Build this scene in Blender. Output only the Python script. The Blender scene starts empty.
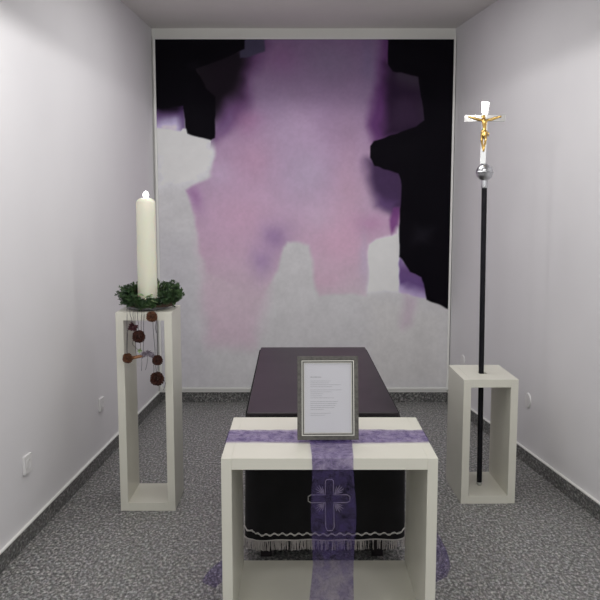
import bpy, bmesh, math, random
import numpy as np
from mathutils import Vector, Matrix
random.seed(7)
R = math.radians
scene = bpy.context.scene
COL = scene.collection

# ------------------------------------------------------------------ helpers
def lin(c):
    c = c/255.0
    return c/12.92 if c <= 0.04045 else ((c+0.055)/1.055)**2.4
def srgb(r, g, b, k=1.0):
    return (lin(r)*k, lin(g)*k, lin(b)*k, 1)

CAMZ, F, PITCH = 1.6, 790.0, R(6.86)
def ray(px, py):
    dx, dn = px-300, py-300
    return dx, F*math.cos(PITCH)-dn*math.sin(PITCH), F*math.sin(PITCH)+dn*math.cos(PITCH)
def at(px, py, Y):
    dx, dy, dz = ray(px, py)
    t = Y/dy
    return Vector((dx*t, Y, CAMZ-dz*t))

def newmat(name, col, rough=0.5, metal=0.0, **kw):
    m = bpy.data.materials.new(name); m.use_nodes = True
    b = m.node_tree.nodes['Principled BSDF']
    b.inputs['Base Color'].default_value = col
    b.inputs['Roughness'].default_value = rough
    b.inputs['Metallic'].default_value = metal
    for k, v in kw.items():
        b.inputs[k.replace('_', ' ')].default_value = v
    return m
def noisy(m, c1, c2, scale=8, detail=4, p0=.35, p1=.65, bump=0.0, bscale=None, dist=.001):
    nt = m.node_tree; N = nt.nodes; L = nt.links
    b = N['Principled BSDF']
    tc = N.new('ShaderNodeTexCoord')
    n = N.new('ShaderNodeTexNoise'); n.inputs['Scale'].default_value = scale; n.inputs['Detail'].default_value = detail
    L.new(tc.outputs['Object'], n.inputs['Vector'])
    r = N.new('ShaderNodeValToRGB')
    r.color_ramp.elements[0].position = p0; r.color_ramp.elements[0].color = c1
    r.color_ramp.elements[1].position = p1; r.color_ramp.elements[1].color = c2
    L.new(n.outputs['Fac'], r.inputs['Fac']); L.new(r.outputs['Color'], b.inputs['Base Color'])
    if bump:
        n2 = N.new('ShaderNodeTexNoise'); n2.inputs['Scale'].default_value = bscale or scale*8; n2.inputs['Detail'].default_value = 3
        L.new(tc.outputs['Object'], n2.inputs['Vector'])
        bp = N.new('ShaderNodeBump'); bp.inputs['Strength'].default_value = bump; bp.inputs['Distance'].default_value = dist
        L.new(n2.outputs['Fac'], bp.inputs['Height']); L.new(bp.outputs['Normal'], b.inputs['Normal'])
    return m

M = {}
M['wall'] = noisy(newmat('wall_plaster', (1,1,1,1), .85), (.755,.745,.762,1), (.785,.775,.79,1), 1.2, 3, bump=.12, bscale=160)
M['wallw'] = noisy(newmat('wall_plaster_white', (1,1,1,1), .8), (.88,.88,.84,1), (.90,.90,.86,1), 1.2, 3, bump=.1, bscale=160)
M['ceil'] = noisy(newmat('ceiling_plaster', (1,1,1,1), .9), (.71,.69,.665,1), (.74,.72,.69,1), 1.5, 3)
M['cream'] = noisy(newmat('cream_lacquer', (1,1,1,1), .38), (.72,.71,.62,1), (.75,.74,.65,1), 3, 2, bump=.05, bscale=60)
M['frame_white'] = newmat('panel_frame_white', (.88,.88,.85,1), .5)
M['plastic'] = newmat('white_plastic', (.78,.77,.77,1), .4)
M['plastic_dark'] = newmat('grey_plastic_recess', (.35,.34,.34,1), .5)
M['wax'] = newmat('candle_wax', (.80,.80,.66,1), .45, Subsurface_Weight=.3, Subsurface_Scale=.02)
M['black'] = noisy(newmat('black_pole_lacquer', (1,1,1,1), .35), (.006,.006,.009,1), (.012,.011,.015,1), 20)
M['black'].node_tree.nodes['Principled BSDF'].inputs['Specular IOR Level'].default_value = .15
M['chrome'] = newmat('polished_chrome', (.90,.90,.90,1), .10, 1.0)
M['satin'] = newmat('satin_steel', (.55,.56,.58,1), .28, 1.0)
M['gold'] = noisy(newmat('gilt', (1,1,1,1), .28, 1.0), (.62,.38,.10,1), (.95,.68,.26,1), 60)
M['board'] = noisy(newmat('dark_board', (1,1,1,1), .40), (.020,.016,.019,1), (.030,.024,.028,1), 5, 5)
M['board'].node_tree.nodes['Principled BSDF'].inputs['Specular IOR Level'].default_value = .3
M['velvet'] = noisy(newmat('black_velvet', (1,1,1,1), .95), (.0025,.0025,.003,1), (.006,.0055,.007,1), 9, 4, bump=.2, bscale=500)
M['silver_thread'] = newmat('silver_thread', (.55,.53,.50,1), .5)
M['grey_thread'] = newmat('grey_thread', (.50,.47,.45,1), .6)
M['wick'] = newmat('wick', (.02,.018,.015,1), .9)
M['paper'] = newmat('white_paper', (.88,.87,.93,1), .7)
M['ink'] = newmat('grey_ink', (.42,.42,.46,1), .8)
M['ink2'] = newmat('dark_ink', (.2,.2,.23,1), .8)
M['frame'] = noisy(newmat('pewter_frame', (1,1,1,1), .42, .35), (.075,.071,.065,1), (.125,.12,.108,1), 90, 4)
M['bead'] = newmat('silver_bead', (.68,.67,.62,1), .3, .8)
M['needle'] = noisy(newmat('needle_green', (1,1,1,1), .55), (.018,.045,.02,1), (.09,.17,.06,1), 22, 2)
M['leaf'] = noisy(newmat('leaf_green', (1,1,1,1), .45), (.14,.22,.08,1), (.30,.40,.20,1), 30, 2)
M['twig'] = newmat('twig_brown', (.06,.035,.022,1), .8)
M['cone'] = noisy(newmat('pine_cone_brown', (1,1,1,1), .6), (.020,.006,.005,1), (.095,.028,.016,1), 90, 3)
M['cone2'] = noisy(newmat('pale_cone_brown', (1,1,1,1), .6), (.05,.018,.010,1), (.22,.09,.04,1), 120, 3)
M['cinnamon'] = noisy(newmat('cinnamon_bark', (1,1,1,1), .65), (.16,.06,.025,1), (.34,.16,.07,1), 60, 3)
M['cord'] = newmat('dark_cord', (.055,.045,.06,1), .8)
M['dried'] = noisy(newmat('dried_blossom', (1,1,1,1), .7), (.12,.09,.12,1), (.42,.38,.44,1), 70, 3)
M['dried_red'] = noisy(newmat('dried_red_blossom', (1,1,1,1), .7), (.03,.006,.012,1), (.10,.025,.03,1), 90, 3)
M['moss'] = newmat('grey_plate_glaze', (.22,.22,.23,1), .3)

# flame
m = bpy.data.materials.new('flame'); m.use_nodes = True
b = m.node_tree.nodes['Principled BSDF']
b.inputs['Base Color'].default_value = (1,1,1,1)
b.inputs['Emission Color'].default_value = (1,.96,.98,1); b.inputs['Emission Strength'].default_value = 9
M['flame'] = m

# granite floor
def granite(name, k=1.0):
    m = bpy.data.materials.new(name); m.use_nodes = True
    nt = m.node_tree; N = nt.nodes; L = nt.links
    b = N['Principled BSDF']; b.inputs['Roughness'].default_value = .42
    tc = N.new('ShaderNodeTexCoord')
    n1 = N.new('ShaderNodeTexNoise'); n1.inputs['Scale'].default_value = 82; n1.inputs['Detail'].default_value = 5; n1.inputs['Roughness'].default_value = .7
    mp = N.new('ShaderNodeMapping'); mp.inputs['Scale'].default_value = (1,.6,1)
    L.new(tc.outputs['Object'], mp.inputs['Vector']); L.new(mp.outputs['Vector'], n1.inputs['Vector'])
    r1 = N.new('ShaderNodeValToRGB'); e = r1.color_ramp.elements
    e[0].position = .36; e[0].color = (.045*k,.045*k,.044*k,1)
    e[1].position = .66; e[1].color = (.58*k,.575*k,.565*k,1)
    x = e.new(.47); x.color = (.13*k,.13*k,.127*k,1)
    x = e.new(.55); x.color = (.25*k,.247*k,.24*k,1)
    L.new(n1.outputs['Fac'], r1.inputs['Fac'])
    v = N.new('ShaderNodeTexVoronoi'); v.inputs['Scale'].default_value = 80
    L.new(mp.outputs['Vector'], v.inputs['Vector'])
    hs = N.new('ShaderNodeHueSaturation'); hs.inputs['Saturation'].default_value = .14; hs.inputs['Value'].default_value = .8
    L.new(v.outputs['Color'], hs.inputs['Color'])
    mx = N.new('ShaderNodeMix'); mx.data_type = 'RGBA'; mx.blend_type = 'OVERLAY'; mx.inputs[0].default_value = .35
    L.new(r1.outputs['Color'], mx.inputs[6]); L.new(hs.outputs['Color'], mx.inputs[7])
    L.new(mx.outputs[2], b.inputs['Base Color'])
    return m
M['floor'] = granite('speckled_granite', 1.12)
M['skirt'] = granite('speckled_granite_skirting', .72)

# sheer purple ribbon
def ribbon_mat():
    m = bpy.data.materials.new('sheer_purple_ribbon'); m.use_nodes = True
    nt = m.node_tree; N = nt.nodes; L = nt.links
    for n in list(N): N.remove(n)
    out = N.new('ShaderNodeOutputMaterial')
    tc = N.new('ShaderNodeTexCoord')
    nz = N.new('ShaderNodeTexNoise'); nz.inputs['Scale'].default_value = 30; nz.inputs['Detail'].default_value = 8; nz.inputs['Roughness'].default_value = .78; nz.inputs['Distortion'].default_value = .5
    mp = N.new('ShaderNodeMapping'); mp.inputs['Scale'].default_value = (1,1,1)
    L.new(tc.outputs['Object'], mp.inputs['Vector']); L.new(mp.outputs['Vector'], nz.inputs['Vector'])
    cr = N.new('ShaderNodeValToRGB'); cr.color_ramp.elements[0].position = .36; cr.color_ramp.elements[0].color = (.105,.075,.25,1)
    cr.color_ramp.elements[1].position = .66; cr.color_ramp.elements[1].color = (.22,.18,.36,1)
    L.new(nz.outputs['Fac'], cr.inputs['Fac'])
    d = N.new('ShaderNodeBsdfDiffuse'); t = N.new('ShaderNodeBsdfTranslucent')
    L.new(cr.outputs['Color'], d.inputs['Color']); L.new(cr.outputs['Color'], t.inputs['Color'])
    m1 = N.new('ShaderNodeMixShader'); m1.inputs[0].default_value = .4
    L.new(d.outputs[0], m1.inputs[1]); L.new(t.outputs[0], m1.inputs[2])
    tr = N.new('ShaderNodeBsdfTransparent'); tr.inputs['Color'].default_value = (.78,.73,.90,1)
    ar = N.new('ShaderNodeMapRange'); ar.inputs[1].default_value = .40; ar.inputs[2].default_value = .62; ar.inputs[3].default_value = .62; ar.inputs[4].default_value = .06
    L.new(nz.outputs['Fac'], ar.inputs[0])
    m2 = N.new('ShaderNodeMixShader')
    L.new(ar.outputs[0], m2.inputs[0]); L.new(tr.outputs[0], m2.inputs[1]); L.new(m1.outputs[0], m2.inputs[2])
    L.new(m2.outputs[0], out.inputs['Surface'])
    return m
M['ribbon'] = ribbon_mat()

# picture glass
m = bpy.data.materials.new('picture_glass'); m.use_nodes = True
nt = m.node_tree; N = nt.nodes; L = nt.links
for n in list(N): N.remove(n)
out = N.new('ShaderNodeOutputMaterial'); fr = N.new('ShaderNodeFresnel'); fr.inputs[0].default_value = 1.5
tr = N.new('ShaderNodeBsdfTransparent'); gl = N.new('ShaderNodeBsdfGlossy'); gl.inputs['Roughness'].default_value = .02
mx = N.new('ShaderNodeMixShader')
L.new(fr.outputs[0], mx.inputs[0]); L.new(tr.outputs[0], mx.inputs[1]); L.new(gl.outputs[0], mx.inputs[2]); L.new(mx.outputs[0], out.inputs['Surface'])
M['glass'] = m

def link(name, me, parent=None, kind=None):
    o = bpy.data.objects.new(name, me); COL.objects.link(o)
    if parent: o.parent = parent
    if kind: o['kind'] = kind
    return o
def obj(name, bm, mat, parent=None, smooth=False, bevel=0, kind=None, loc=None):
    """loc = parent's world position, so coordinates in bm may be given in world space."""
    if loc is not None:
        bmesh.ops.translate(bm, verts=bm.verts, vec=-Vector(loc))
    bmesh.ops.recalc_face_normals(bm, faces=bm.faces)
    me = bpy.data.meshes.new(name); bm.to_mesh(me); bm.free()
    me.materials.append(mat)
    if smooth:
        for p in me.polygons: p.use_smooth = True
    o = link(name, me, parent, kind)
    if bevel:
        md = o.modifiers.new('bevel', 'BEVEL'); md.width = bevel; md.segments = 2; md.limit_method = 'ANGLE'
    return o
def thing(name, label, cat, loc=(0,0,0), rotz=0, group=None):
    o = bpy.data.objects.new(name, None); COL.objects.link(o)
    o.location = loc; o.rotation_euler = (0,0,rotz)
    o['label'] = label; o['category'] = cat
    if group: o['group'] = group
    return o
def tag(o, label, cat, group=None):
    o['label'] = label; o['category'] = cat
    if group: o['group'] = group
    return o
def box(bm, x0, x1, y0, y1, z0, z1):
    v = [bm.verts.new(p) for p in ((x0,y0,z0),(x1,y0,z0),(x1,y1,z0),(x0,y1,z0),(x0,y0,z1),(x1,y0,z1),(x1,y1,z1),(x0,y1,z1))]
    for f in ((0,3,2,1),(4,5,6,7),(0,1,5,4),(1,2,6,5),(2,3,7,6),(3,0,4,7)):
        bm.faces.new([v[i] for i in f])
def prism(bm, pts, z0, z1):
    a = [bm.verts.new((x,y,z0)) for x,y in pts]; b = [bm.verts.new((x,y,z1)) for x,y in pts]
    n = len(pts)
    bm.faces.new(a[::-1]); bm.faces.new(b)
    for i in range(n): bm.faces.new((a[i],a[(i+1)%n],b[(i+1)%n],b[i]))
def lathe(bm, prof, c=(0,0,0), n=32):
    rings = []
    for r, z in prof:
        rings.append([bm.verts.new((c[0]+r*math.cos(2*math.pi*i/n), c[1]+r*math.sin(2*math.pi*i/n), c[2]+z)) for i in range(n)])
    for a, b in zip(rings, rings[1:]):
        for i in range(n): bm.faces.new((a[i],a[(i+1)%n],b[(i+1)%n],b[i]))
    bm.faces.new(rings[0][::-1]); bm.faces.new(rings[-1])
def tube(bm, pts, r, n=6, closed=False):
    pts = [Vector(p) for p in pts]; m = len(pts); rings = []
    rr = r if isinstance(r, (list, tuple)) else [r]*m
    for i, p in enumerate(pts):
        if closed: t = pts[(i+1)%m]-pts[i-1]
        else: t = pts[min(i+1,m-1)]-pts[max(i-1,0)]
        t.normalize()
        up = Vector((0,0,1)) if abs(t.z) < .9 else Vector((0,1,0))
        a = t.cross(up).normalized(); b = t.cross(a)
        rings.append([bm.verts.new(p+rr[i]*(math.cos(2*math.pi*k/n)*a+math.sin(2*math.pi*k/n)*b)) for k in range(n)])
    for i in range(m if closed else m-1):
        A, B = rings[i], rings[(i+1)%m]
        for k in range(n): bm.faces.new((A[k],A[(k+1)%n],B[(k+1)%n],B[k]))
    if not closed:
        bm.faces.new(rings[0][::-1]); bm.faces.new(rings[-1])
NB = bmesh.new

# ------------------------------------------------------------------ room
YB, YF, ZC = 6.32, -0.7, 2.957
def wl(y): return -1.150-.056*(YB-y)
def wr(y): return 1.207+.134*(YB-y)
bm = NB(); prism(bm, [(wl(YF)-.12,YF),(wr(YF)+.12,YF),(wr(YB)+.12,YB+.12),(wl(YB)-.12,YB+.12)], -.1, 0)
obj('floor', bm, M['floor'], kind='structure')
bm = NB(); prism(bm, [(wl(YF)-.12,YF),(wr(YF)+.12,YF),(wr(YB)+.12,YB+.12),(wl(YB)-.12,YB+.12)], ZC, ZC+.1)
obj('ceiling', bm, M['ceil'], kind='structure')
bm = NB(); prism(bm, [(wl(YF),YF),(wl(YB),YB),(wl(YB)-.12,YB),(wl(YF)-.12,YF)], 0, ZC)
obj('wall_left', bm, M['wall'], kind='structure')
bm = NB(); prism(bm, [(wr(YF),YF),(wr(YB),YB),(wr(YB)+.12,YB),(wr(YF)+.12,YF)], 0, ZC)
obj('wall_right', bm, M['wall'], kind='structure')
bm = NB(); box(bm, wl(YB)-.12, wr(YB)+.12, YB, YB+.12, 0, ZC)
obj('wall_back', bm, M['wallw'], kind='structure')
SK, ST = .085, .012
bm = NB(); prism(bm, [(wl(YF),YF),(wl(YB),YB),(wl(YB)+ST,YB),(wl(YF)+ST,YF)], 0, SK)
obj('baseboard_left', bm, M['skirt'], kind='structure')
bm = NB(); prism(bm, [(wr(YF),YF),(wr(YB),YB),(wr(YB)-ST,YB),(wr(YF)-ST,YF)], 0, SK)
obj('baseboard_right', bm, M['skirt'], kind='structure')
bm = NB(); box(bm, wl(YB)+ST, wr(YB)-ST, YB-ST, YB, 0, SK)
obj('baseboard_back', bm, M['skirt'], kind='structure')
# pale strips paint the light caught on the side skirtings' top edges
for side, w, s in (('left', wl, 1), ('right', wr, -1)):
    bm = NB(); prism(bm, [(w(YF),YF),(w(YB),YB),(w(YB)+s*(ST+.001),YB),(w(YF)+s*(ST+.001),YF)], SK, SK+.007)
    obj('trim_'+side, bm, M['frame_white'], kind='structure')
bm = NB(); box(bm, wl(YB)+ST, wr(YB)-ST, YB-.024, YB, SK+.001, SK+.026)
obj('trim_back', bm, M['frame_white'], kind='structure')

# ------------------------------------------------------------------ mural
PX0, PX1, PZ0, PZ1, PY = -1.118, 1.188, .128, 2.868, YB-.03
def sd(P, poly):
    """signed distance (negative inside) of points P (n,2) to polygon"""
    poly = np.array(poly, float); n = len(poly)
    d = np.full(len(P), 1e9); inside = np.zeros(len(P), bool)
    for i in range(n):
        a, b = poly[i], poly[(i+1)%n]
        ab = b-a; ap = P-a
        t = np.clip((ap@ab)/(ab@ab), 0, 1)
        d = np.minimum(d, np.hypot(*(ap-t[:,None]*ab).T))
        cond = ((a[1] > P[:,1]) != (b[1] > P[:,1]))
        with np.errstate(divide='ignore', invalid='ignore'):
            xi = (b[0]-a[0])*(P[:,1]-a[1])/(b[1]-a[1])+a[0]
        inside ^= cond & (P[:,0] < xi)
    return np.where(inside, -d, d)
def cover(P, poly, soft=.6):
    x = np.clip(.5-sd(P, poly)/(2*soft), 0, 1)
    return x*x*(3-2*x)
def ramp(v, stops):
    ys = [s[0] for s in stops]
    return np.stack([np.interp(v, ys, [s[1][k] for s in stops]) for k in range(3)], 1)
# smooth value noise
rng = np.random.RandomState(3)
def vnoise(P, cell):
    g = rng.rand(64, 64)
    q = P/cell; i = np.floor(q).astype(int); f = q-i; f = f*f*(3-2*f)
    def G(a, b): return g[(i[:,1]+b)%64, (i[:,0]+a)%64]
    return (G(0,0)*(1-f[:,0])+G(1,0)*f[:,0])*(1-f[:,1])+(G(0,1)*(1-f[:,0])+G(1,1)*f[:,0])*f[:,1]-.5
NX, NZ = 400, 470
us = np.linspace(0, 1, NX); vs = np.linspace(0, 1, NZ)
X, Z = np.meshgrid(PX0+us*(PX1-PX0), PZ0+vs*(PZ1-PZ0))
X = X.ravel(); Z = Z.ravel()
# pattern units: the motif is drawn on a 600-unit sheet
cp, sp_ = math.cos(PITCH), math.sin(PITCH)
dep = PY*cp+(CAMZ-Z)*sp_
PXc = 300+F*X/dep
PYc = 300+F*((CAMZ-Z)*cp-PY*sp_)/dep
P = np.stack([PXc, PYc], 1)
warp = np.stack([vnoise(P, 9)*3+vnoise(P, 25)*6, vnoise(P, 9)*3+vnoise(P, 25)*6], 1)
PW = P+warp            # for the soft brushwork
PH = P+np.stack([vnoise(P, 6)*1.2, vnoise(P, 6)*1.2], 1)
C = np.tile(np.array([184., 183, 186]), (len(P), 1))
def lay(a, col):
    global C
    a = np.asarray(a)[:,None]
    C = C*(1-a)+np.asarray(col, float)*a
# soft whiter zones
lay(.7*cover(PW, [(158,128),(212,142),(214,165),(195,180),(158,185)], 14), (214,215,222))
lay(.85*cover(PW, [(371,244),(399,232),(400,262),(401,290),(368,292)], 5), (226,227,236))
lay(.5*cover(PW, [(160,240),(200,240),(205,385),(160,385)], 20), (178,176,184))
lay(.5*cover(PW, [(370,300),(446,312),(446,386),(370,386)], 14), (186,184,182))
# pale pink lower columns
lay(.8*cover(PW, [(197,200),(268,200),(268,290),(256,345),(205,342),(201,280)], 10), (188,168,183))
lay(.55*cover(PW, [(203,240),(256,240),(252,350),(208,348)], 9), (188,164,180))
# main field
main = [(258,30),(396,30),(398,95),(398,135),(402,180),(402,205),(400,216),(398,226),(396,235),(372,244),(369,262),(366,296),(318,297),(314,268),(309,245),(287,241),(282,246),(276,268),(266,290),(255,300),(205,270),(199,236),(187,190),(200,181),(213,176),(217,160),(214,140),(232,120),(244,60)]
col = ramp(P[:,1], [(36,(112,84,122)),(75,(118,94,128)),(103,(132,108,142)),(150,(160,132,164)),(200,(172,146,174)),(250,(182,152,176)),(300,(186,166,180))])  # darker top: violet pigment plus shade above the lamp cutoff, put into the colour
a = np.maximum(cover(PW, main, 3.0)*np.interp(P[:,1], [240,300], [1,.75]), 0)
C = C*(1-a[:,None])+col*a[:,None]
# rosy and violet passages
def blob(cx, cy, rx, ry, colr, k, ang=0):
    q = PW-np.array([cx,cy]); ca, sa = math.cos(ang), math.sin(ang)
    u = (q[:,0]*ca+q[:,1]*sa)/rx; w = (-q[:,0]*sa+q[:,1]*ca)/ry
    lay(k*np.exp(-(u*u+w*w))*np.clip(a*1.2, 0, 1), colr)
blob(285,150,30,45,(160,148,175),.45); blob(330,60,30,25,(112,98,126),.6)
blob(255,160,25,30,(178,132,160),.5); blob(240,215,35,30,(190,148,176),.6)
blob(345,130,22,30,(150,122,150),.45); blob(350,190,16,40,(178,140,162),.5)
blob(340,240,28,30,(196,152,178),.6); blob(300,130,22,28,(172,144,176),.5)
blob(275,236,14,14,(140,112,158),.75); blob(262,262,12,16,(148,120,165),.7,.3)
blob(196,198,6,16,(150,108,156),.8,-.35); blob(245,120,14,14,(150,96,138),.5)
blob(372,225,18,10,(170,120,160),.6); blob(325,280,22,14,(190,150,175),.5)
blob(366,262,6,26,(176,164,190),.55); blob(280,60,20,14,(118,78,122),.5)
blob(310,175,18,26,(168,156,180),.4); blob(370,60,10,26,(104,90,126),.6)
blob(222,176,12,12,(182,160,188),.5); blob(320,220,14,12,(182,160,184),.5)
# left dark side: violet halo, charcoal, black
lay(.85*cover(PW, [(236,36),(266,36),(260,62),(250,80),(246,104),(236,122),(214,142),(206,60)], 11), (80,46,90))
lay(.45*cover(PW, [(214,96),(236,96),(232,128),(214,142)], 6), (104,70,124))
lay(.96*cover(PW, [(185,50),(250,44),(248,66),(238,92),(222,112),(206,130),(198,90)], 9), (22,16,24))
lay(.95*cover(PH, [(240,34),(265,34),(265,51),(250,57),(240,58)], 1.2), (58,54,76))
gm = C.mean(1, keepdims=True); C = gm+(C-gm)*.86
blk = (7,5,11)
lay(.985*cover(PH, [(150,30),(245,30),(245,49),(220,60),(196,69),(206,88),(215,96),(215,132),(215.5,138),(210,140.5),(186,134),(183,110),(150,113)], .9), blk)
lay(.2*cover(PW, [(188,63),(200,60),(203,70),(192,72)], 3), (34,28,38))
# small lilac window at the left edge
g = cover(PH, [(150,110),(183,106),(185,132),(181,131),(150,127)], 1.2)
colg = ramp(P[:,1]+vnoise(P, 8)*5, [(108,(24,16,30)),(113,(84,64,100)),(119,(150,138,172)),(128,(196,188,214))])
C = C*(1-g[:,None])+colg*g[:,None]
lay(.7*g*np.clip((P[:,0]-176)/8, 0, 1), (70,48,92)); lay(.4*g*np.clip((163-P[:,0])/8, 0, 1), (110,84,130))
lay(cover(PH, [(150,127.5),(181,132),(183,128.5),(186,129),(187,134),(211,141),(209,150),(150,150)], .9)*np.interp(P[:,1], [140,152], [1,0])*(P[:,0] < 211), (203,204,208))
# right dark side
lay(.85*cover(PW, [(384,36),(392,36),(392,78),(424,90),(424,130),(376,146),(369,128),(371,104),(381,78)], 8), (74,38,86))
lay(.85*cover(PW, [(388,62),(430,70),(435,124),(425,136),(386,137),(386,100)], 7), (30,20,36))
lay(.25*cover(PW, [(394,100),(418,96),(420,122),(390,128)], 7), (66,50,72))
lay(.9*cover(PW, [(368,160),(410,164),(410,212),(392,214),(378,206),(372,190)], 9), (50,34,64))
lay(.7*cover(PW, [(376,195),(396,200),(392,212),(378,206)], 6), (92,68,112))
lay(.85*cover(PW, [(393,208),(400,208),(400,228),(391,236),(390,222)], 2.5), (104,56,112))
g = cover(PH, [(399,256),(404,262),(412,272),(424,276),(428,299),(413,296),(399,292)], 1.5)
colg = ramp(P[:,1]-.25*(P[:,0]-400)+vnoise(P, 8)*6, [(262,(120,100,144)),(272,(96,72,118)),(280,(92,70,118)),(287,(150,134,172)),(296,(192,180,206))])
C = C*(1-g[:,None])+colg*g[:,None]
lay(.35*cover(PW, [(400,293),(418,297),(412,325),(402,328)], 6), (172,140,168))
R1 = [(388,30),(460,30),(456,310),(446,308.5),(440,305),(427,300),(425,288),(421,277),(410,272),(404,262),(399,257),(399.5,226),(401,198),(401,180),(398,173),(374,166),(370.5,158),(370.5,146),(374,141),(416,127),(424.5,120),(421,95),(418,77),(393,71),(388,64)]
lay(.985*cover(PH, R1, .9), blk)
lay(.35*cover(PW, [(416,225),(432,228),(428,245),(412,242)], 8), (48,46,54))
# gain from painted tone to pigment reflectance
def lin_np(c):
    c = c/255.
    return np.where(c <= .04045, c/12.92, ((c+.055)/1.055)**2.4)
tone = lin_np(np.clip(C*(1+vnoise(P, 5)[:,None]*.02+vnoise(P, 2.2)[:,None]*.03+vnoise(P, 14)[:,None]*.025), 0, 255))*1.5
tone = np.clip(tone, .0012, .85)
bm = NB()
grid = [bm.verts.new((float(x), PY, float(z))) for x, z in zip(X, Z)]
for j in range(NZ-1):
    for i in range(NX-1):
        k = j*NX+i
        bm.faces.new((grid[k], grid[k+1], grid[k+NX+1], grid[k+NX]))
# give the canvas its thickness
e = [grid[i] for i in range(NX)]+[grid[j*NX+NX-1] for j in range(1, NZ)]+[grid[(NZ-1)*NX+i] for i in range(NX-2, -1, -1)]+[grid[j*NX] for j in range(NZ-2, 0, -1)]
back = [bm.verts.new((v.co.x, YB-.004, v.co.z)) for v in e]
for i in range(len(e)):
    j = (i+1)%len(e); bm.faces.new((e[i], back[i], back[j], e[j]))
me = bpy.data.meshes.new('canvas'); bm.to_mesh(me); bm.free()
ca = me.color_attributes.new('paint', 'FLOAT_COLOR', 'POINT')
full = np.full((len(me.vertices), 4), 1.0); full[:len(tone),:3] = tone; full[len(tone):,:3] = .6
ca.data.foreach_set('color', full.ravel())
m = bpy.data.materials.new('oil_paint'); m.use_nodes = True
nt = m.node_tree; N = nt.nodes; L = nt.links; b = N['Principled BSDF']
b.inputs['Roughness'].default_value = .6; b.inputs['Specular IOR Level'].default_value = .05
at_ = N.new('ShaderNodeAttribute'); at_.attribute_name = 'paint'
tc = N.new('ShaderNodeTexCoord')
n = N.new('ShaderNodeTexNoise'); n.inputs['Scale'].default_value = 9; n.inputs['Detail'].default_value = 8; n.inputs['Roughness'].default_value = .65
L.new(tc.outputs['Object'], n.inputs['Vector'])
mr = N.new('ShaderNodeMapRange'); mr.inputs[1].default_value = .3; mr.inputs[2].default_value = .7; mr.inputs[3].default_value = .97; mr.inputs[4].default_value = 1.03
L.new(n.outputs['Fac'], mr.inputs[0])
vm = N.new('ShaderNodeVectorMath'); vm.operation = 'SCALE'
L.new(at_.outputs['Color'], vm.inputs[0]); L.new(mr.outputs[0], vm.inputs['Scale'])
L.new(vm.outputs[0], b.inputs['Base Color'])
bp = N.new('ShaderNodeBump'); bp.inputs['Strength'].default_value = .15; bp.inputs['Distance'].default_value = .002
L.new(n.outputs['Fac'], bp.inputs['Height']); L.new(bp.outputs['Normal'], b.inputs['Normal'])
me.materials.append(m)
t = thing('mural_painting', 'huge abstract painting in black, violet, pink and pale grey on the back wall', 'painting')
link('canvas', me, t)
bm = NB()
fw = .016; y0, y1 = PY-.008, YB-.002
box(bm, PX0-fw, PX0-.001, y0, y1, PZ0-fw, PZ1+fw); box(bm, PX1+.001, PX1+fw, y0, y1, PZ0-fw, PZ1+fw)
box(bm, PX0-.001, PX1+.001, y0, y1, PZ1+.001, PZ1+fw); box(bm, PX0-.001, PX1+.001, y0, y1, PZ0-fw, PZ0-.001)
obj('picture_frame', bm, M['frame_white'], t)

# ------------------------------------------------------------------ hollow box furniture
def hollow(name, label, cat, x0, x1, y0, y1, h, ts, tt, rotz=0, group=None, hole=None):
    cx, cy = (x0+x1)/2, (y0+y1)/2; w, d = (x1-x0)/2, (y1-y0)/2
    t = thing(name, label, cat, (cx,cy,0), rotz, group)
    for s in (-1, 1):
        bm = NB(); a, b2 = sorted((s*w, s*(w-ts))); box(bm, a, b2, -d, d, 0, h)
        obj('side_panel', bm, M['cream'], t, bevel=.0015)
    bm = NB()
    if hole:                                   # top board with a square cut-out for the pole
        hx, hy, hr = hole; a, b2 = -w+ts, w-ts
        box(bm, a, hx-hr, -d, d, h-tt, h); box(bm, hx+hr, b2, -d, d, h-tt, h)
        box(bm, hx-hr, hx+hr, -d, hy-hr, h-tt, h); box(bm, hx-hr, hx+hr, hy+hr, d, h-tt, h)
    else:
        box(bm, -w+ts, w-ts, -d, d, h-tt, h)
    obj('top_board', bm, M['cream'], t)
    bm = NB(); box(bm, -w+ts, w-ts, -d, d, 0, tt)
    obj('bottom_board', bm, M['cream'], t)
    return t
hollow('pedestal', 'tall slim hollow cream pedestal carrying the white candle and wreath', 'pedestal', -.944, -.656, 4.0, 4.30, 1.055, .040, .042, 0)
STX, STY = 1.003, 4.27
hollow('pedestal', 'short hollow cream pedestal that the black processional cross stands in', 'pedestal', .8625, 1.1545, 4.10, 4.49, .682, .040, .042, R(1.3), hole=(-.005, -.027, .021))
TZ = .69
hollow('altar_table', 'low wide hollow cream table with purple ribbons crossing its top', 'table', -.286, .500, 2.767, 3.325, TZ, .038, .042)

# ------------------------------------------------------------------ candle
cx, cy = -.805, 4.15
PT = 1.055
bm = NB(); lathe(bm, [(.0,0.0),(.09,0),(.108,.008),(.111,.014),(.105,.014),(.088,.009),(.0,.009)][1:], (0,0,0), 40)
o = obj('candle_plate', bm, M['moss'], smooth=True); o.location = (cx,cy,PT)
tag(o, 'shallow grey plate beneath the wreath on the tall pedestal', 'plate')
t = thing('pillar_candle', 'thick tall ivory pillar candle with a small bright flame inside the wreath', 'candle', (cx,cy,PT+.0105))
bm = NB(); HC = .572
prof = [(.0505,0),(.0515,.01)]+[(.0515-.0015*k/8, .01+(HC-.035)*k/8) for k in range(1,9)]+[(.0475,HC-.018),(.040,HC-.010),(.026,HC-.002),(.018,HC-.001),(.012,HC-.005)]
lathe(bm, prof, n=40); obj('candle_body', bm, M['wax'], t, smooth=True)
bm = NB(); tube(bm, [(0,0,HC-.008),(.001,0,HC+.004),(.003,0,HC+.012)], .0015); obj('wick', bm, M['wick'], t)
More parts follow.
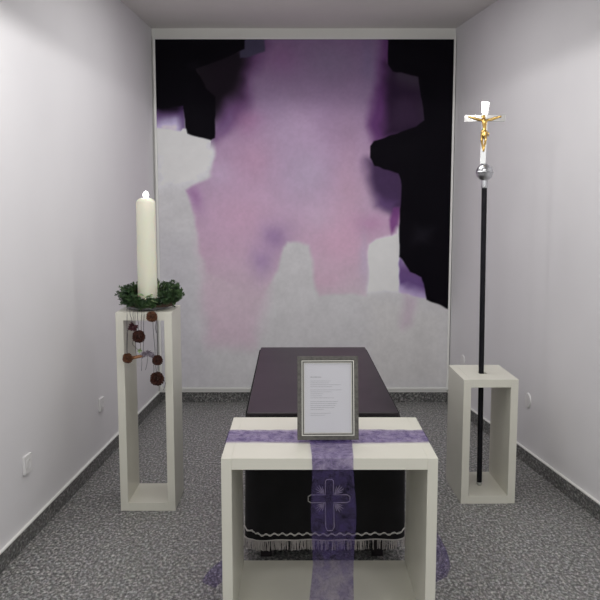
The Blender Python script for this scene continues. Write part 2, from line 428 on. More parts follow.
bm = NB(); lathe(bm, [(.005,.0),(.011,.004),(.0145,.011),(.0145,.019),(.011,.027),(.006,.032),(.002,.035)], (.002,0,HC-.001), 20)
obj('flame', bm, M['flame'], t, smooth=True)

# ------------------------------------------------------------------ wreath
W0 = Vector((cx+.018, cy, PT))
t = thing('evergreen_wreath', 'dark green evergreen wreath around the foot of the ivory candle', 'wreath', W0)
bm = NB()
tube(bm, [(.118*math.cos(a), .118*math.sin(a), .030) for a in [2*math.pi*k/40 for k in range(40)]], .012, 8, closed=True)
obj('wreath_ring', bm, M['twig'], t, smooth=True)
def needles(bm, base, d, ln, nl, count):
    d = d.normalized(); up = Vector((0,0,1)); s = d.cross(up)
    if s.length < .1: s = Vector((1,0,0))
    s.normalize(); u = s.cross(d)
    for i in range(count):
        f = (i+.5)/count; p = base+d*ln*f+Vector((0,0,-.25*ln*f*f))
        for q in range(3):
            ang = random.uniform(0, 2*math.pi)
            side = s*math.cos(ang)+u*math.sin(ang)
            tip = p+(side*.8+d*.75).normalized()*nl*random.uniform(.75,1.15)*(1-.35*f)
            wv = d.cross(side).normalized()*.0024
            mid = (p+tip)/2
            v = [bm.verts.new(x) for x in (p-wv*.5, mid-wv, tip, mid+wv, p+wv*.5)]
            bm.faces.new(v)
            v = [bm.verts.new(x) for x in (p+side*0+d*.0008, mid+d*.0012, tip, mid-d*.0012)]
            bm.faces.new(v)
bm = NB(); bt = NB()
for k in range(330):
    a = random.uniform(0, 2*math.pi); rr = .118+random.uniform(-.02,.02)
    base = Vector((rr*math.cos(a), rr*math.sin(a), .03+random.uniform(-.012,.012)))
    out = Vector((math.cos(a), math.sin(a), 0)); tan = Vector((-math.sin(a), math.cos(a), 0))
    d = out*random.uniform(-.15,.9)+tan*random.choice((-1,1))*random.uniform(.3,1)+Vector((0,0,random.uniform(-.25,.8)))
    side_ = min(1, abs(math.cos(a))*.9+max(0, math.sin(a))*.8)
    d.z += side_*random.uniform(.0,1.3); base.z += side_*random.uniform(0,.07)
    ln = random.uniform(.034,.062)*(.7+.55*side_)
    if out.dot(d) < 0: ln *= .6
    d.normalize()
    tube(bt, [base, base+d*ln*.6+Vector((0,0,-.06*ln)), base+d*ln+Vector((0,0,-.25*ln))], [.0016,.0012,.0006], 4)
    needles(bm, base, d, ln, .020, 15)
for b_ in (bm, bt):                       # the sprigs lie on the pedestal top, not in it
    for v in b_.verts: v.co.z = max(v.co.z, .003)
obj('needles', bm, M['needle'], t, kind='stuff'); obj('sprig_stem', bt, M['twig'], t, kind='stuff')
def leafshape(bm, base, d, ln, w, up=Vector((0,-.3,1))):
    d = d.normalized(); s = d.cross(up).normalized(); n = s.cross(d)
    row = []
    for f, ww in ((0,.08),(.2,.6),(.45,1),(.7,.8),(.9,.35),(1,.03)):
        c = base+d*ln*f+n*(-.22*ln*(f-.5)**2)
        row.append([bm.verts.new(c+s*w*ww+n*w*.25*ww), bm.verts.new(c), bm.verts.new(c-s*w*ww+n*w*.25*ww)])
    for A, B in zip(row, row[1:]):
        bm.faces.new((A[0],A[1],B[1],B[0])); bm.faces.new((A[1],A[2],B[2],B[1]))
for (px, py, dx, dz, ln, w) in ((146,297,.7,.25,.050,.015),(153,296,-.7,-.1,.045,.014),(137,294,.9,-.15,.045,.010),(158,288,.3,1,.05,.009),(163,289,.6,.9,.055,.008),(168,290,.8,.7,.045,.007),(128,297,-.8,.5,.04,.009),(150,300,.9,-.2,.05,.010)):
    bm = NB(); Yy = 4.02 if abs(px-148) < 13 else 4.10
    p = at(px, py, Yy)-W0
    leafshape(bm, p, Vector((dx,-.45,dz)), ln, w)
    o = obj('leaf', bm, M['leaf'], t, smooth=True)

# ------------------------------------------------------------------ pine cones and pendants
def cone_mesh(bm, r, flat=.8, rows=6, c=Vector((0,0,0)), axis='y'):
    """a cone seen end-on: overlapping woody scales in spirals"""
    N_ = 76
    for i in range(N_):
        f = i/(N_-1); phi = i*2.39996
        th = math.acos(1-2*(.02+.93*f))
        n = Vector((math.sin(th)*math.cos(phi), -math.cos(th), math.sin(th)*math.sin(phi)))
        p = Vector((n.x*r*.5, n.y*r*.5*flat, n.z*r*.5))
        tip = Vector((n.x*r, n.y*r*flat, n.z*r))*(.94+.12*(i%2))+Vector((0,-.22*r,0))
        tn = n.cross(Vector((0,1,0)))
        tn = tn.normalized() if tn.length > .01 else Vector((1,0,0))
        bn = n.cross(tn).normalized(); w = r*.17
        q = [p-tn*w*.7, p+tn*w*.7, tip+tn*w, tip+bn*w*.25*0+n*w*.5, tip-tn*w]
        top = [bm.verts.new(c+x+bn*w*.28) for x in q]; bot = [bm.verts.new(c+x-bn*w*.28) for x in q]
        bm.faces.new(top); bm.faces.new(bot[::-1])
        for k in range(5): bm.faces.new((top[k],bot[k],bot[(k+1)%5],top[(k+1)%5]))
    # core
    g = []
    for a in range(7):
        th = math.pi*a/6; g.append([bm.verts.new(c+Vector((.55*r*math.sin(th)*math.cos(2*math.pi*k/10), -.55*r*flat*math.cos(th), .55*r*math.sin(th)*math.sin(2*math.pi*k/10)))) for k in range(10)])
    for A, B in zip(g[0:], g[1:]):
        for k in range(10): bm.faces.new((A[k],A[(k+1)%10],B[(k+1)%10],B[k]))
YH = 3.962
def cordline(bm, px0, px1, py1, c, top=309, wob=.0012):
    a = at(px0, top, YH)-c; b_ = at(px1, py1, YH)-c
    a.y += .004
    pts = [a+(b_-a)*k/7+Vector((wob*math.sin(k*1.9),0,0)) for k in range(8)]
    # root the cord in the wreath
    pts.insert(0, Vector((a.x, a.y+.035, PT+.022-c.z)))
    tube(bm, pts, .0013, 5)
def curl(bm, pts_px, c):
    tube(bm, [Vector((0,.002,0))]+[at(x, y, YH)-c for x, y in pts_px], .0011, 5)
def pendant(name, label, cat, px, py, rpx, mat, cords, curls=(), part='scales', maker=None, group=None):
    c = at(px, py, YH); r = rpx*4.05/F
    t = thing(name, label, cat, c, 0, group)
    bm = NB(); (maker or cone_mesh)(bm, r); obj(part, bm, mat, t)
    bm = NB()
    for q in cords: cordline(bm, q, px+(q-px)*.15, py-rpx*.5, c)
    for q in curls: curl(bm, q, c)
    obj('cord', bm, M['cord'], t)
    return t
G = 'pine cones hanging from the wreath'
def star_mesh(bm, r):
    for i in range(26):
        d = Vector((random.gauss(0,1), random.gauss(0,.6), random.gauss(0,1))).normalized()
        s = d.cross(Vector((.3,1,.2))).normalized(); n = s.cross(d)
        b0 = d*r*.1; m_ = d*r*.6; tp = d*r*random.uniform(.9,1.25)
        v = [bm.verts.new(x) for x in (b0-s*r*.1, m_-s*r*.26+n*r*.08, tp, m_+s*r*.26+n*r*.08, b0+s*r*.1)]
        bm.faces.new(v)
        v = [bm.verts.new(x) for x in (b0-n*r*.1, m_-n*r*.2, tp, m_+n*r*.2)]
        bm.faces.new(v)
pendant('dried_blossom', 'small dark red dried blossom hanging highest on the left cords below the wreath', 'dried flower', 133, 327, 5.2, M['dried_red'], (133,129), (((129,328),(127,332),(126.5,345),(126.6,354)),), 'petals', star_mesh)
pendant('pine_cone', 'round dark brown pine cone hanging just below the red dried blossom', 'pine cone', 139, 336.3, 6.0, M['cone'], (137,), (((133,340),(132.5,344),(134,346)),), group=G)
pendant('pine_cone', 'light brown pine cone hanging right under the wreath at the pedestal top edge', 'pine cone', 152, 316.5, 5.1, M['cone2'], (152,), (((156,321),(155.5,328),(156.5,333),(157.5,332)),), group=G)
pendant('pine_cone', 'small brown pine cone at the left end of the cinnamon stick', 'pine cone', 127.8, 358, 4.8, M['cone2'], (126.6,), group=G)
pendant('pine_cone', 'dark brown pine cone at the right end of the dried grey blossoms', 'pine cone', 157.6, 360, 5.0, M['cone'], (156.5,), (((153.5,365),(154,370),(153.5,373)),), group=G)
pendant('pine_cone', 'largest dark pine cone, hanging lowest of all on the pedestal front', 'pine cone', 157.4, 378.5, 6.6, M['cone'], (151.8,), (((163,378),(165.5,383),(164.6,387),(163.3,390)),), group=G)
# dried blossoms
c = at(147.5, 354.5, YH)
t = thing('dried_blossom', 'grey violet dried blossom cluster between the cinnamon stick and a cone', 'dried flower', c)
for (px, py, rp) in ((143.5,355,3.6),(148,353,3.4),(151.5,355,3.6)):
    bm = NB(); star_mesh(bm, rp*4.05/F); bmesh.ops.translate(bm, verts=bm.verts, vec=at(px, py, YH)-c)
    obj('blossom', bm, M['dried'], t)
bm = NB(); cordline(bm, 143.8, 143.5, 354, c)
curl(bm, [(141.6,358),(141.8,364),(141.4,371)], c); curl(bm, [(147.5,358),(147,364),(145.6,370)], c)
obj('cord', bm, M['cord'], t)
# cinnamon stick
a, b_ = at(130.5, 358.2, YH+.004), at(143, 355.8, YH+.004); c = (a+b_)/2
t = thing('cinnamon_stick', 'short brown cinnamon stick hanging sideways on the pedestal front', 'cinnamon stick', c)
bm = NB(); tube(bm, [a-c, (a-c)*.3, (b_-c)*.3, b_-c], [.0095,.0085,.0082,.0075], 12); obj('bark', bm, M['cinnamon'], t, smooth=True)
bm = NB(); cordline(bm, 134.5, 136, 356, c); obj('cord', bm, M['cord'], t)
# green sprig
c = at(140, 351, YH)
t = thing('green_sprig', 'tiny green leafy sprig above the cinnamon stick', 'sprig', c)
bm = NB()
for dx, dz in ((-.9,.5),(-.3,-.9),(.8,.1),(.1,.9),(-1,-.1)): leafshape(bm, Vector((0,0,0)), Vector((dx,-.2,dz)), .014, .005, Vector((0,-1,.1)))
obj('leaves', bm, M['leaf'], t)
bm = NB(); curl(bm, [(140,351),(136,348),(134,346)], c); cordline(bm, 141.5, 140.6, 350, c); obj('stem', bm, M['twig'], t)

# ------------------------------------------------------------------ processional cross
base = Vector((1.0035, 4.2675, .0425))
t = thing('processional_cross', 'black pole topped by a chrome crucifix with a gold figure', 'crucifix', base)
def rel(px, py): return at(px, py, base.y)-base
zc = {k: rel(484, v).z for k, v in dict(ptop=187, ball=172.3, ctop=101.4, cbot=163, arm=118.3).items()}
XT = -.004
t.rotation_euler = (0, R(-.6), 0)
bm = NB(); lathe(bm, [(.0135,.008),(.0145,.01),(.0145,zc['ptop'])], n=20); obj('pole', bm, M['black'], t, smooth=False)
bm = NB(); lathe(bm, [(.006,0),(.012,.002),(.0155,.012),(.0155,.02)], n=20); obj('ferrule', bm, M['satin'], t)
bm = NB(); lathe(bm, [(.0165,zc['ptop']-.006),(.0185,zc['ptop']),(.0165,zc['ptop']+.006),(.0165,zc['ball']-.036),(.020,zc['ball']-.032)], n=24); obj('collar', bm, M['satin'], t, smooth=False)
bm = NB(); rb = .0455
prof = [(max(.004, rb*math.sin(math.pi*k/16)), zc['ball']-rb*math.cos(math.pi*k/16)) for k in range(17)]
prof[8:9] = [(rb, zc['ball']-.003),(rb+.002, zc['ball']-.002),(rb+.002, zc['ball']+.002),(rb, zc['ball']+.003)]
lathe(bm, prof, n=36); obj('orb', bm, M['satin'], t, smooth=True)
# cross body: flared flat bars
ct = bpy.data.objects.new('cross', None)
zt, zb, za = zc['ctop'], zc['ball']+.043, zc['arm']
L_, W1, W2 = .108, .0165, .0215
bm = NB()
def slab(pts):
    bmesh.ops.recalc_face_normals
    A = [bm.verts.new((x,-.004,z-za)) for x,z in pts]; B = [bm.verts.new((x,.004,z-za)) for x,z in pts]
    bm.faces.new(A); bm.faces.new(B[::-1]); return A, B
xs, xa, e_ = W1, L_, .006
stem = [(-W1*.9,zb),(W1*.9,zb),(W1,za-W1),(-W1,za-W1)]
mid = [(-W1,za-W1),(W1,za-W1),(W1,za+W1),(-W1,za+W1)]
right = [(W1,za-W1),(L_-e_,za-W2*.9),(L_,za-W2*.6),(L_,za+W2*.6),(L_-e_,za+W2*.9),(W1,za+W1)]
left = [(-x,z) for x,z in right][::-1]
topb = [(-W1,za+W1),(W1,za+W1),(W2,zt-e_),(W2*.7,zt),(-W2*.7,zt),(-W2,zt-e_)]
for q in (stem, mid, right, left, topb): slab(q)
outline = [stem[0],stem[1]]+right+topb[2:]+[left[0]]+left[1:-1]+[left[-1]]
outline = [stem[0],stem[1],(W1,za-W1)]+right[1:5]+[(W1,za+W1)]+topb[2:]+[(-W1,za+W1)]+[(-x,z) for x,z in right[1:5]][::-1]+[(-W1,za-W1)]
A = [bm.verts.new((x,-.004,z-za)) for x,z in outline]; B = [bm.verts.new((x,.004,z-za)) for x,z in outline]
for i in range(len(A)): bm.faces.new((A[i],B[i],B[(i+1)%len(A)],A[(i+1)%len(A)]))
bmesh.ops.remove_doubles(bm, verts=bm.verts, dist=.00005)
cross = obj('cross', bm, M['chrome'], t, bevel=.0015)
cross.location = (XT,0,za); cross.rotation_euler = (R(-3.5), R(1.5), R(-14.5))
# gold figure (coordinates on the cross, y toward the viewer negative)
def skinned(name, verts, edges, radii, mat, parent, sub=2):
    me = bpy.data.meshes.new(name); me.from_pydata(verts, edges, []); me.materials.append(mat)
    o = link(name, me, parent)
    md = o.modifiers.new('skin', 'SKIN'); md.use_smooth_shade = True
    sv = me.skin_vertices[0].data if me.skin_vertices else None
    if sv is None:
        bm = bmesh.new(); bm.from_mesh(me); bm.verts.layers.skin.verify(); bm.to_mesh(me); bm.free(); sv = me.skin_vertices[0].data
    for i, r in enumerate(radii):
        sv[i].radius = (r, r) if not isinstance(r, tuple) else r; sv[i].use_root = (i == 0)
    s = o.modifiers.new('sub', 'SUBSURF'); s.levels = sub; s.render_levels = sub
    return o
k = 1.0
vb = [(0,-.017,-.075),(0.001,-.018,-.052),(-.001,-.020,-.030),(0,-.019,-.017),(-.003,-.022,-.006),(-.006,-.026,.004),(-.006,-.027,.014),   # pelvis .. head 0-6
      (-.017,-.017,-.012),(-.045,-.013,-.004),(-.072,-.010,.006),(-.086,-.009,.008),        # left-hand arm 7-10
      (.017,-.017,-.012),(.045,-.013,-.004),(.072,-.010,.006),(.086,-.009,.008),            # 11-14
      (-.009,-.018,-.084),(-.011,-.026,-.118),(-.004,-.016,-.152),(-.001,-.017,-.166),(-.001,-.026,-.174), # 15-19
      (.009,-.018,-.084),(.010,-.027,-.116),(.004,-.017,-.150),(.003,-.018,-.164),(.003,-.027,-.172)]
eb = [(0,1),(1,2),(2,3),(3,4),(4,5),(5,6),(3,7),(7,8),(8,9),(9,10),(3,11),(11,12),(12,13),(13,14),(0,15),(15,16),(16,17),(17,18),(18,19),(0,20),(20,21),(21,22),(22,23),(23,24)]
rb_ = [(.013,.008),(.010,.0075),(.0145,.0095),(.012,.008),.0055,.0105,.0095, .0075,.0062,.0052,.0055, .0075,.0062,.0052,.0055, .0078,.0068,.0052,.0036,.003, .0078,.0068,.0052,.0036,.003]
fig = skinned('figure', vb, eb, rb_, M['gold'], cross)
bm = NB()
ring = []
for (z, rx, ry) in ((-.066,.0140,.0095),(-.076,.0168,.0115),(-.088,.0172,.0120),(-.102,.0162,.0120)):
    ring.append([bm.verts.new((rx*math.cos(2*math.pi*i/24)*(1+.05*math.sin(i*3)), -.019+ry*math.sin(2*math.pi*i/24)*(1+.05*math.cos(i*5)), z+.003*math.sin(i))) for i in range(24)])
for A, B in zip(ring, ring[1:]):
    for i in range(24): bm.faces.new((A[i],A[(i+1)%24],B[(i+1)%24],B[i]))
bm.faces.new(ring[0]); bm.faces.new(ring[-1])
tube(bm, [(.017,-.024,-.074),(.023,-.026,-.082),(.022,-.025,-.098)], [.004,.005,.003], 6)
obj('loincloth', bm, M['gold'], cross, smooth=True)

# ------------------------------------------------------------------ catafalque and velvet drape
KX0, KX1, KY0, KY1, KZ = -.243, .428, 3.40, 5.02, .690
t = thing('catafalque', 'dark purple brown bier table behind the cream table', 'catafalque', ((KX0+KX1)/2, (KY0+KY1)/2, 0))
L0 = t.location.copy()
bm = NB(); box(bm, KX0, KX1, KY0, KY1, KZ-.03, KZ); obj('top_board', bm, M['board'], t, bevel=.004, loc=L0)
bm = NB(); box(bm, KX0+.05, KX1-.05, KY0+.05, KY1-.05, KZ-.11, KZ-.0305); obj('apron', bm, M['board'], t, loc=L0)
for sx in (KX0+.055, KX1-.105):
    for sy in (KY0+.055, KY1-.105):
        bm = NB(); box(bm, sx, sx+.05, sy, sy+.05, 0, KZ-.111); obj('leg', bm, M['board'], t, bevel=.003, loc=L0)
# drape: a skirt round the four sides, softly waved, rounded at the corners
DX0, DX1, DY0, DY1 = KX0-.008, KX1+.008, KY0-.006, KY1+.006
def loop(off, n=200, rc=.045):
    pts = []
    x0, x1, y0, y1 = DX0-off, DX1+off, DY0-off, DY1+off
    segs = [((x0+rc,y0),(x1-rc,y0)),((x1,y0+rc),(x1,y1-rc)),((x1-rc,y1),(x0+rc,y1)),((x0,y1-rc),(x0,y0+rc))]
    cs = [(x1-rc,y0+rc,-90),(x1-rc,y1-rc,0),(x0+rc,y1-rc,90),(x0+rc,y0+rc,180)]
    for (a, b_), (cx_, cy_, a0) in zip(segs, cs):
        nn = int(math.dist(a, b_)/.012)
        for i in range(nn): pts.append((a[0]+(b_[0]-a[0])*i/nn, a[1]+(b_[1]-a[1])*i/nn))
        for i in range(5): pts.append((cx_+rc*math.cos(R(a0+90*i/5)), cy_+rc*math.sin(R(a0+90*i/5))))
    return pts
LP = loop(0); NLP = len(LP); cxx, cyy = (DX0+DX1)/2, (DY0+DY1)/2
ZT, ZB = KZ-.012, .106
t.rotation_euler.z = R(.6)
t = thing('velvet_drape', 'black velvet pall with silver braid and fringe hanging around the bier', 'drape', (cxx,cyy,0))
D0 = t.location.copy()
def dpt(i, z, extra=0):
    x, y = LP[i%NLP]; f = (ZT-z)/(ZT-ZB)
    s = f*(.004*math.sin(i*.55)+.003*math.sin(i*.23+1))+extra+.006*f
    dxf = .030*min(1, f*4)*max(0, (x-cxx)/(DX1-cxx))**2*max(0, 1-(y-DY0)/.4)
    # outward direction by side
    ox = -1 if x < DX0+.02 else (1 if x > DX1-.02 else 0); oy = -1 if y < DY0+.02 else (1 if y > DY1-.02 else 0)
    l = math.hypot(ox, oy) or 1
    return Vector((x+ox/l*s+dxf, y+oy/l*s, z))
bm = NB(); rows = []
for k in range(15):
    z = ZT+(ZB-ZT)*k/14; rows.append([bm.verts.new(dpt(i, z)) for i in range(NLP)])
for A, B in zip(rows, rows[1:]):
    for i in range(NLP): bm.faces.new((A[i],A[(i+1)%NLP],B[(i+1)%NLP],B[i]))
o = obj('cloth', bm, M['velvet'], t, smooth=True, loc=D0)
md = o.modifiers.new('solid', 'SOLIDIFY'); md.thickness = .003; md.offset = -1
bm = NB()
def hem(i):      # the hem is caught up a little at the corners
    x, y = LP[i%NLP]; a = min(abs(x-DX0), abs(x-DX1)) if (y < DY0+.05 or y > DY1-.05) else 1
    return .018*max(0, 1-a/.09)**2
for ph, amp, rr_ in ((0,.0055,.0027),(0,0,.0010)):
    pts = []
    for i in range(NLP*6):
        p = dpt(i//6, .137, .004).lerp(dpt(i//6+1, .137, .004), (i%6)/6)
        p.z += amp*math.sin(i*2*math.pi/18)+hem(i//6); pts.append(p)
    tube(bm, pts, rr_, 5, closed=True)
obj('braid', bm, M['silver_thread'], t, loc=D0)
bm = NB(); tube(bm, [dpt(i, .110, .003) for i in range(NLP)], .0032, 5, closed=True)
for i in range(NLP):
    for h in (0, .33, .66):
        if random.random() < .3: continue
        p = dpt(i, .109, .003).lerp(dpt(i+1, .109, .003), h)
        q = p+Vector((random.uniform(-.004,.004), random.uniform(-.003,.003), -.046+random.uniform(-.003,.005)))
        tube(bm, [p, (p+q)/2+Vector((random.uniform(-.003,.003),0,0)), q], .0017, 4)
obj('fringe', bm, M['grey_thread'], t, kind='stuff', loc=D0)
t.rotation_euler.z = R(.6)
# embroidered cross (outline and rays) on the front
YE = DY0-.0085
def E(px, py, z=None):
    p = at(px, py, YE); f = (ZT-p.z)/(ZT-ZB); p.y = DY0-.006*f-.0055; return p
ol = [(323.5,481),(325,479.5),(330,479.5),(331.5,481),(331.6,494.8),(345,494.8),(348,496.5),(348,501),(345,502.6),(331.8,502.6),(332.2,527),(330.5,530.4),(325.5,530.4),(323.8,527),(323.2,502.6),(309,502.6),(306.2,501),(306.2,496.5),(309,494.8),(323.3,494.8)]
dense = []
for a, b_ in zip(ol, ol[1:]+ol[:1]):
    n_ = max(1, int(math.dist(a, b_)/2.0))
    for i in range(n_): dense.append((a[0]+(b_[0]-a[0])*i/n_, a[1]+(b_[1]-a[1])*i/n_))
bm = NB(); tube(bm, [E(*p) for p in dense], .0019, 6, closed=True)
for (sx, sy) in ((-1,-1),(1,-1),(-1,1),(1,1)):
    for an in (15, 31, 45, 59, 75):
        ln = 10.5 if an in (31,45,59) else 8
        c0 = (327.5+sx*5.2, 498.7+sy*4.6)
        e1 = (c0[0]+sx*ln*math.cos(R(an)), c0[1]+sy*ln*math.sin(R(an)))
        tube(bm, [E(*c0), E((c0[0]+e1[0])/2, (c0[1]+e1[1])/2), E(*e1)], [.0012,.0026,.001], 5)
obj('embroidered_cross', bm, M['silver_thread'], t, loc=D0)

# ------------------------------------------------------------------ ribbons
def strip(name, path, width_dir, widths, label, n_across=14, wav=.0):
    """path: list of centre points; width_dir: unit vector"""
    bm = NB(); wd = Vector(width_dir); rows = []
    for i, (p, w) in enumerate(zip(path, widths)):
        p = Vector(p); r_ = []; wq = wd
        zz = .34 if p.x > 0 else .16
        if wd.y > .5 and p.z < zz:
            tw = R(48)*min(1, (zz-p.z)/(.2 if p.x > 0 else .1)); wq = Vector((math.sin(tw)*(1 if p.x > 0 else -1), math.cos(tw), 0))
        for j in range(n_across+1):
            s = j/n_across-.5
            r_.append(bm.verts.new(p+wq*w*s+Vector((0,0,0))))
        rows.append(r_)
    for A, B in zip(rows, rows[1:]):
        for j in range(n_across): bm.faces.new((A[j],A[j+1],B[j+1],B[j]))
    return bm
def resample(pts, step):
    out = []
    for a, b_ in zip(pts, pts[1:]):
        a, b_ = Vector(a), Vector(b_); n_ = max(1, int((b_-a).length/step))
        for i in range(n_): out.append(a.lerp(b_, i/n_))
    out.append(Vector(pts[-1])); return out
yc = 3.036
path = resample([(-.385,yc+.12,.012),(-.372,yc+.10,.04),(-.345,yc+.05,.09),(-.305,yc,.16),(-.293,yc,.30),(-.290,yc,.55),(-.290,yc,TZ-.004),(-.286,yc,TZ+.0035),(.498,yc,TZ+.0035),(.504,yc,TZ-.004),(.506,yc,.55),(.510,yc,.38),(.530,yc,.29),(.560,yc,.20),(.572,yc,.13),(.562,yc+.01,.085)], .02)
ws = []
for p in path:
    ws.append(.172+.012*math.sin(p.x*9)+(.0 if p.z > .3 else -(.09 if p.x < 0 else .07)*(.3-p.z)/.3))
bm = strip('r', path, (0,1,0), ws, '')
rnd = random.Random(5)
for v in bm.verts:
    if v.co.z > TZ+.001: v.co.z += .0022*abs(math.sin(v.co.x*38+v.co.y*60))
    if v.co.z < .55: v.co.x += .003*math.sin(v.co.y*55)*(1 if v.co.x > 0 else -1)*min(1,(.55-v.co.z)*2)*(1 if v.co.z > .03 else .3)
o = obj('ribbon', bm, M['ribbon'], smooth=True)
tag(o, 'sheer purple ribbon running sideways across the cream table and down both ends', 'ribbon')
xc = .118
path = resample([(xc,3.318,TZ+.0075),(xc,2.770,TZ+.0075),(xc,2.762,TZ-.002),(xc+.002,2.757,.60),(xc+.004,2.748,.45),(xc+.003,2.745,.30),(xc-.003,2.742,.15),(xc-.008,2.736,.035)], .02)
ws = [.157+.008*math.sin(p.z*17+p.y*9) for p in path]
bm = strip('r', path, (1,0,0), ws, '')
for v in bm.verts:
    if v.co.z > TZ+.004: v.co.z += .0018*abs(math.sin(v.co.x*60+v.co.y*30))
    elif v.co.z < TZ-.02: v.co.y += .004*math.sin((v.co.x-xc)*45+v.co.z*4)*min(1,(TZ-v.co.z)*2)
o = obj('ribbon', bm, M['ribbon'], smooth=True)
tag(o, 'sheer purple ribbon hanging down the front of the cream table over its opening', 'ribbon')

# ------------------------------------------------------------------ picture frame
FW, FH, FD = .236, .322, .016
fc = Vector((.108, 2.958, TZ+.0115))
t = thing('photo_frame', 'pewter grey picture frame with a printed text sheet, standing on the ribbons', 'picture frame', fc, R(1.0))
TL = Matrix.Rotation(R(-10), 4, 'X')
def fobj(name, bm, mat, par, **kw):
    bmesh.ops.transform(bm, matrix=TL, verts=bm.verts)
    return obj(name, bm, mat, par, **kw)
def rect_ring(bm, w, h, bw, y0, y1, z0=0):
    x = w/2
    box(bm, -x, x, y0, y1, z0, z0+bw); box(bm, -x, x, y0, y1, z0+h-bw, z0+h)
    box(bm, -x, -x+bw, y0, y1, z0+bw, z0+h-bw); box(bm, x-bw, x, y0, y1, z0+bw, z0+h-bw)
bm = NB(); rect_ring(bm, FW, FH, .017, -.009, .008); fobj('moulding', bm, M['frame'], t, bevel=.0015)
bm = NB(); rect_ring(bm, FW-.034, FH-.034, .0028, -.0105, .006, .017); fobj('bead', bm, M['bead'], t)
bm = NB(); rect_ring(bm, FW-.0396, FH-.0396, .0055, -.006, .006, .0198); fobj('inner_moulding', bm, M['frame'], t)
bm = NB(); rect_ring(bm, FW-.0506, FH-.0506, .002, -.007, .006, .0253); fobj('inner_bead', bm, M['bead'], t)
bm = NB(); box(bm, -FW/2+.0175, FW/2-.0175, .0045, .0078, .0175, FH-.0175); fobj('backing', bm, M['board'], t)
bm = NB(); box(bm, -FW/2+.026, FW/2-.026, .0028, .0040, .026, FH-.026); fobj('paper', bm, M['paper'], t)
bm = NB(); box(bm, -FW/2+.026, FW/2-.026, -.0015, .0003, .026, FH-.026); fobj('glass', bm, M['glass'], t)
def pz(py): return FH*(440-py)/82.5
def pxx(px): return (px-328)*FW/60
lines = [(378.3,311,321.5,1)]+[(382.2,311,331),(384,311,329),(385.9,311,341),(387.8,311,332)]+[(391,311,342),(392.9,311,332),(394.8,311,323),(396.8,311,322),(398.8,311,334)]+[(402.5,311,338),(404.4,311,337),(406.4,311,336),(408.3,311,335),(410.2,311,324)]+[(414,311,331),(415.9,311,325)]
b1, b2 = NB(), NB()
for l in lines:
    py, xa, xb = l[:3]; hd = len(l) > 3; bmx = b2 if hd else b1
    x = xa
    while x < xb-.5:
        w = min(random.uniform(1.0,3.0), xb-x)
        hgt = .0018 if hd else .0013
        z = pz(py); box(bmx, pxx(x), pxx(x+w), .0024, .0027, z-hgt/2, z+hgt/2)
        x += w+.45
fobj('printed_text', b1, M['ink'], t); fobj('printed_heading', b2, M['ink2'], t)
bm = NB()   # easel strut
v = [(-.02,.0085,.20),(.02,.0085,.20),(.028,.085,.019),(-.028,.085,.019)]
bmesh.ops.transform
a = [bm.verts.new(TL @ Vector((x,y,z)) if i < 2 else (x,y+.035,.001)) for i,(x,y,z) in enumerate(v)]
b_ = [bm.verts.new((TL @ Vector((x,y,z)) if i < 2 else Vector((x,y+.035,.001)))+Vector((0,.003,.0012))) for i,(x,y,z) in enumerate(v)]
bm.faces.new(a); bm.faces.new(b_[::-1])
for i in range(4): bm.faces.new((a[i],b_[i],b_[(i+1)%4],a[(i+1)%4]))
obj('easel_strut', bm, M['board'], t)

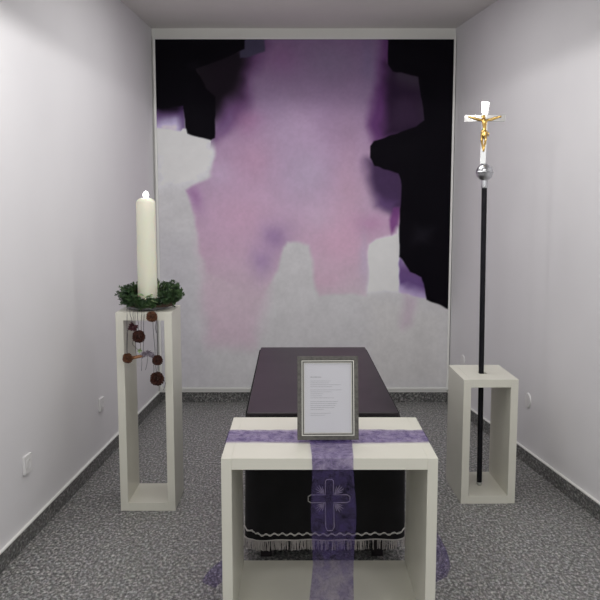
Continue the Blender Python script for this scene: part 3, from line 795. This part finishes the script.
# ------------------------------------------------------------------ wall plates
def plate(name, label, y, z, side, rnd_=False, w=.082):
    x = wl(y) if side < 0 else wr(y)
    t = thing(name, label, 'wall plate' if rnd_ else 'socket', (x, y, z), (math.atan(.056) if side < 0 else -math.atan(.134))*(-1 if side < 0 else -1))
    s = 1 if side < 0 else -1
    bm = NB()
    if rnd_:
        lathe(bm, [(.042,0),(.042,.004),(.038,.008),(.0,.009)][:3]+[(.004,.009)], n=32)
        bmesh.ops.rotate(bm, verts=bm.verts, matrix=Matrix.Rotation(R(90*s), 3, 'Y'))
        bmesh.ops.scale(bm, verts=bm.verts, vec=(1,1,1.12))
        obj('cover', bm, M['plastic'], t, smooth=False)
    else:
        a, b_ = sorted((0, s*.013)); box(bm, a, b_, -w/2, w/2, -w/2, w/2)
        obj('plate', bm, M['plastic'], t, bevel=.003)
        bm = NB(); lathe(bm, [(.026,.013),(.026,.0145),(.022,.015),(.021,.0136),(.002,.0134)], n=28)
        bmesh.ops.rotate(bm, verts=bm.verts, matrix=Matrix.Rotation(R(90*s), 3, 'Y'))
        obj('insert', bm, M['plastic'], t)
plate('wall_socket', 'white socket low on the left wall, nearest to the viewer', 3.63, .381, -1, w=.088)
plate('wall_socket', 'white socket low on the left wall, just in front of the tall pedestal', 4.78, .377, -1, w=.08)
plate('blank_cover', 'round white cover low on the right wall beside the short pedestal', 4.78, .400, 1, True)
plate('blank_cover', 'small round white cover low on the right wall near the back corner', 5.97, .41, 1, True)

# ------------------------------------------------------------------ light
def spot(loc, energy, r=.05, ang=180, col=(1,.985,.97), tilt=(0,0,0)):
    l = bpy.data.lights.new('ceiling_lamp', 'SPOT'); l.energy = energy; l.shadow_soft_size = r
    l.spot_size = R(ang); l.spot_blend = .03; l.color = col
    o = bpy.data.objects.new('ceiling_lamp', l); COL.objects.link(o); o.location = loc; o.rotation_euler = tilt
for lx, ly in ((-.55,.3),(-.55,1.3),(-.55,2.3),(-.55,3.2),(1.0,.3),(1.0,1.3),(1.0,2.3),(.6,3.2)):
    spot((lx, ly, 2.44), 10.3, .07)
l = bpy.data.lights.new('ceiling_panel', 'AREA'); l.shape = 'RECTANGLE'; l.size = 1.3; l.size_y = 1.3; l.energy = 16; l.color = (1,.99,.98)  # added fill light to brighten the back of the room, no known fixture
o = bpy.data.objects.new('ceiling_panel', l); COL.objects.link(o); o.location = (0, 4.5, ZC-.02)
w = bpy.data.worlds.new('world'); scene.world = w; w.use_nodes = True
w.node_tree.nodes['Background'].inputs[0].default_value = (.80,.80,.79,1)
w.node_tree.nodes['Background'].inputs[1].default_value = 1.05

# ------------------------------------------------------------------ camera
cam = bpy.data.cameras.new('camera'); cam.sensor_width = 36; cam.lens = F/600*36; cam.clip_start = .05
co = bpy.data.objects.new('camera', cam); COL.objects.link(co)
co.location = (0,0,CAMZ); co.rotation_euler = (R(90)-PITCH, 0, 0)
scene.camera = co
scene.view_settings.view_transform = 'Standard'; scene.view_settings.look = 'None'
scene.view_settings.exposure = 0.14; scene.view_settings.gamma = 1; scene.view_settings.use_curve_mapping = False
